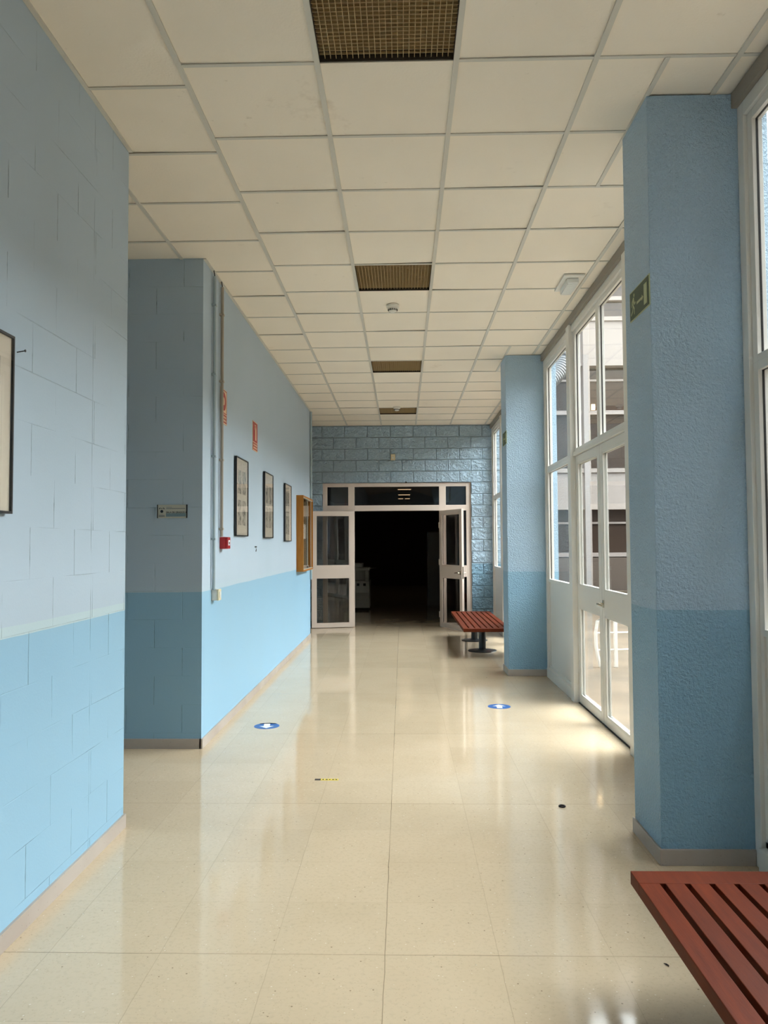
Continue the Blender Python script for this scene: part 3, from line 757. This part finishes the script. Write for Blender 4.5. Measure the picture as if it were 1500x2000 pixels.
b2 = copy_tree(b1); b2.location = (1.062, 10.96, 0)
b2['label'] = 'red-brown slatted wooden bench on black pedestals by the far pillar and end doors'

# ------------------------------------------------------------------ floor stickers and scraps
def arrow_sticker(x, y, rot, label, burnt):
    r = empty('floor_sticker', (x, y, 0), rot); n = 48
    MB().prism([(0.1*math.cos(2*PI*k/n), 0.1*math.sin(2*PI*k/n)) for k in range(n)], 'Z', 0.0002, 0.0012).build('disc', M['blue'], r)
    MB().prism([(-0.024, -0.075), (0.024, -0.075), (0.024, 0.005), (0.058, 0.005), (0, 0.075), (-0.058, 0.005), (-0.024, 0.005)], 'Z', 0.0012, 0.0018).build('arrow', M['sticker_white'], r)
    if burnt:
        MB().prism([(-0.075, -0.066), (-0.06, -0.080), (-0.02, -0.096), (0.03, -0.092), (0.06, -0.076), (0.055, -0.068), (0.02, -0.076), (-0.01, -0.074), (-0.045, -0.066)], 'Z', 0.0018, 0.0035).build('torn_edge', M['soot'], r)
    tag(r, label, 'floor sticker', 'blue arrow stickers on the floor')
arrow_sticker(-1.084, 6.13, PI+0.12, 'blue round floor sticker with white arrow pointing to the viewer, torn edge', True)
arrow_sticker(0.843, 6.86, -0.04, 'blue round floor sticker with white arrow pointing to the far doors', False)
r = empty('tape_strip', (-0.472, 4.745, 0), -0.01)
MB().box(-0.072, -0.036, -0.014, 0.014, 0.0002, 0.0014).build('dark_end', M['soot'], r)
MB().box(-0.036, 0.072, -0.014, 0.014, 0.0002, 0.0012).build('yellow_tape', M['yellow'], r)
b = MB()
for k in range(5): b.box(-0.026+k*0.02, -0.016+k*0.02+(0.003 if k % 2 else 0), -0.007, 0.006, 0.0012, 0.0018)
b.build('printed_mark', M['soot'], r)
tag(r, 'short worn strip of yellow and black tape on the floor', 'tape')
pts = [(0.86+0.016*math.cos(a*PI/6), 4.27+0.016*math.sin(a*PI/6), 0.004) for a in range(0, 13)]
o = MB().tube(pts, 0.004, 6).build('plastic_ring', M['soot']); tag(o, 'tiny dark ring lying on the floor before the near pillar', 'ring')
pts = [(0.880, 2.70, 0.003), (0.886, 2.693, 0.004), (0.892, 2.686, 0.003), (0.889, 2.680, 0.003)]
o = MB().tube(pts, [0.001, 0.0025, 0.002, 0.001], 6).build('leaf_scrap', M['soot']); tag(o, 'tiny dark curled scrap on the floor by the near bench', 'scrap')

# ------------------------------------------------------------------ beyond the doors
r = empty('photocopier', (-1.02, 17.1, 0))
MB().box(-0.30, 0.30, -0.30, 0.30, 0.05, 0.64, bev=0.01).build('body', M['copier'], r)
MB().box(-0.27, 0.27, -0.27, 0.27, 0.0, 0.05).build('plinth', M['gasket'], r)
for z in (0.08, 0.24):
    dr = MB().box(-0.28, 0.28, -0.306, -0.30, z, z+0.145, bev=0.002).build('paper_drawer', M['copier'], r)
for x in (0.02, 0.16): MB().box(x, x+0.055, -0.310, -0.30, 0.53, 0.585).build('button_panel', M['gasket'], r)
MB().box(-0.30, 0.28, -0.05, 0.28, 0.64, 0.86).box(0.20, 0.28, -0.28, -0.05, 0.64, 0.86, bev=0.006).build('output_bay', M['copier'], r)
MB().box(-0.30, 0.30, -0.30, 0.30, 0.86, 0.93, bev=0.008).build('scanner', M['copier'], r)
MB().box(-0.28, 0.14, -0.26, 0.28, 0.93, 1.02, bev=0.012).build('document_feeder', M['copier'], r)
MB().box(0.30, 0.44, -0.15, 0.15, 0.90, 0.915, bev=0.003).build('side_tray', M['copier'], r)
tag(r, 'pale photocopier just inside the dark corridor', 'photocopier')
r = empty('cupboard', (1.0, 18.3, 0))
M['dim'] = mat('grey_laminate', srgb(120, 118, 110), 0.6)
MB().box(-0.42, 0.42, -0.22, 0.22, 0, 1.72, bev=0.004).build('body', M['dim'], r)
for s in (-1, 1):
    a, b_ = sorted((s*0.004, s*0.40)); dd = MB().box(a, b_, -0.236, -0.22, 0.06, 1.70, bev=0.002).build('door', M['dim'], r)
    MB().box(s*0.05-0.006, s*0.05+0.006, -0.25, -0.236, 0.82, 0.95).build('handle', M['chrome'], dd)
tag(r, 'tall pale cupboard barely visible on the right of the dark corridor', 'cupboard')
LB = ['faint lit ceiling lamp nearest beyond the door transom', 'faint lit ceiling lamp in the middle beyond the door transom', 'faint lit ceiling lamp farthest beyond the door transom']
for k, y in enumerate((20.1, 22.3, 24.2)):
    r = empty('corridor_lamp', (0.06, y, 2.89))
    MB().box(-0.2, 0.2, -0.11, 0.11, -0.02, 0.0).build('housing', M['brown_wall'], r)
    b = MB()
    if k < 2: b.box(-0.17, 0.17, -0.08, 0.08, -0.028, -0.02)
    else: b.box(-0.18, -0.03, -0.08, 0.08, -0.028, -0.02).box(0.03, 0.18, -0.08, 0.08, -0.028, -0.02)
    b.build('diffuser', M['tubelight'], r)
    tag(r, LB[k], 'ceiling lamp', 'lamps in the dark corridor')

# ------------------------------------------------------------------ courtyard outside
struct(MB().box(1.70, 14, -14, 19.0, -0.25, -0.03).build('courtyard_ground', M['paving']))
def wing(L, name, label, col_x, top=9.6):
    """courtyard facade in its own frame: x along, faces -y, floor at z 0"""
    r = empty(name, (0, 0, 0)); dark = 0.35
    MB().box(0, L, dark, dark+0.3, 0, top).build('wall', M['brown_panel'], r)
    for z0, z1 in ((2.26, 3.27), (5.82, 7.04), (8.6, 9.8)):
        if z0 > top: continue
        z1 = min(z1, top+0.2)
        MB().box(0, L, -0.02, dark, z0, z1, bev=0.01).box(0, L, -0.07, 0, z1-0.10, z1).box(0, L, -0.05, 0, z0, z0+0.08).build('slab_band', M['render_white'], r)
    MB().box(0, L, 0.05, dark, 0, 1.08).build('plinth_wall', M['brown_panel'], r)
    for (z0, z1, zr) in ((1.10, 2.26, 1.10), (3.27, 5.82, 4.63), (7.04, 8.6, 7.5)):
        if z0 > top: continue
        MB().box(0, L, 0.22, 0.24, z0, z1).build('pane', M['bglass'], r)
        MB().box(0, L, 0.10, 0.22, zr, zr+0.10).box(0, L, 0.16, 0.22, z1-0.35, z1-0.30).build('rail', M['render_white'], r)
    for x in col_x:
        c_ = MB().box(x, x+0.16, -0.10, 0.22, 0, top, bev=0.01); c_.build('column', M['render_white'], r)
    for x in ([c0+1.0 for c0 in col_x] if top < 9 else []):
        MB().box(x, x+0.09, 0.14, 0.24, 1.1, 2.26).box(x, x+0.09, 0.14, 0.24, 3.27, 5.82).build('mullion', M['frame'], r)
    tag(r, label, 'building'); return r
wg = wing(12.05, 'school_wing', 'white and brown banded school wing closing the far end of the courtyard', [0.3, 2.64, 5.06, 7.46, 9.86]); wg.location = (1.84, 19.0, 0)
for k, x in enumerate((2.90, 3.06)):
    o = MB().box(x, x+0.05+0.04*(k == 0), 0.18, 0.2, 4.76, 4.90).build('lit_opening', M['shoplight'], wg)
w2 = wing(32.8, 'school_wing', 'banded school wing along the far side of the courtyard, seen only mirrored', [0.6+2.4*k for k in range(13)], 6.2)
w2.location = (14.0, 18.8, 0); w2.rotation_euler = (0, 0, -PI/2)
w3 = wing(9.4, 'school_wing', 'unseen banded wing added to shade the nearest glazed bay', [0.5+2.4*k for k in range(4)])
w3.location = (13.6, 0.95, 0); w3.rotation_euler = (0, 0, PI)  # unseen wing, added to keep sky light off the nearest bay
w5 = wing(14.6, 'school_wing', 'hall-facing side of the unseen wing added to shade the nearest bay', [0.6+2.4*k for k in range(6)])
w5.location = (4.0, 0.2, 0); w5.rotation_euler = (0, 0, -PI/2)  # second face of the added, unseen shading wing
st = MB()
for k in range(2): st.box(1.84, 13.9, 18.2+0.35*k, 18.88, -0.03, 0.13+0.15*k)
tag(st.build('courtyard_steps', M['paving']), 'pale steps at the foot of the far courtyard wing', 'steps')

# white tubular rack by the glass doors
r = empty('tubular_rack', (2.3, 9.2, -0.03))
for dy in (0.0,):
    MB().tube([(0.22, 0, 0.60), (0.14, 0, 0.605), (0.05, 0, 0.59), (0.0, 0, 0.54), (-0.02, 0, 0.42), (-0.02, 0, 0.26), (0.0, 0, 0.12), (0.03, 0, 0.0)], 0.02, 12).build('curved_leg', M['rack'], r, True)
MB().tube([(0.06, 0.0, 0.0), (0.06, 0.0, 0.46)], 0.008, 8).build('rod', M['rack'], r, True)
MB().box(0.19, 0.23, -0.02, 0.02, 0, 0.60, bev=0.004).build('post', M['rack'], r)
for z in (0.40, 0.20): MB().tube([(0.0, 0, z), (0.5, 0.0, z+0.01), (1.3, 0.0, z+0.01)], 0.011, 10).build('rail', M['rack'], r, True)
MB().box(1.26, 1.30, -0.02, 0.02, 0, 0.60, bev=0.004).build('post', M['rack'], r)
tag(r, 'white tubular metal rack outside behind the glass doors', 'rack')

# silver corrugated duct outside, above the sidelight
ctrl = [Vector(p) for p in ((1.75, 10.7, 3.62), (2.02, 10.85, 3.68), (2.26, 11.0, 3.9), (2.42, 11.1, 4.25), (2.46, 11.1, 4.8), (2.46, 11.1, 6.0))]
pts = []; rad = []
n = 90
for i in range(n+1):
    q = i/n*(len(ctrl)-1); k = min(int(q), len(ctrl)-2); f_ = q-k
    p0, p1, p2, p3 = ctrl[max(k-1, 0)], ctrl[k], ctrl[k+1], ctrl[min(k+2, len(ctrl)-1)]
    pts.append(0.5*((2*p1)+(p2-p0)*f_+(2*p0-5*p1+4*p2-p3)*f_**2+(3*p1-p0-3*p2+p3)*f_**3)); rad.append(0.11+0.008*(i % 2))
o = MB().tube(pts, rad, 20).build('flexible_duct', M['galv']); tag(o, 'silver corrugated duct outside, behind the top of the window', 'duct')
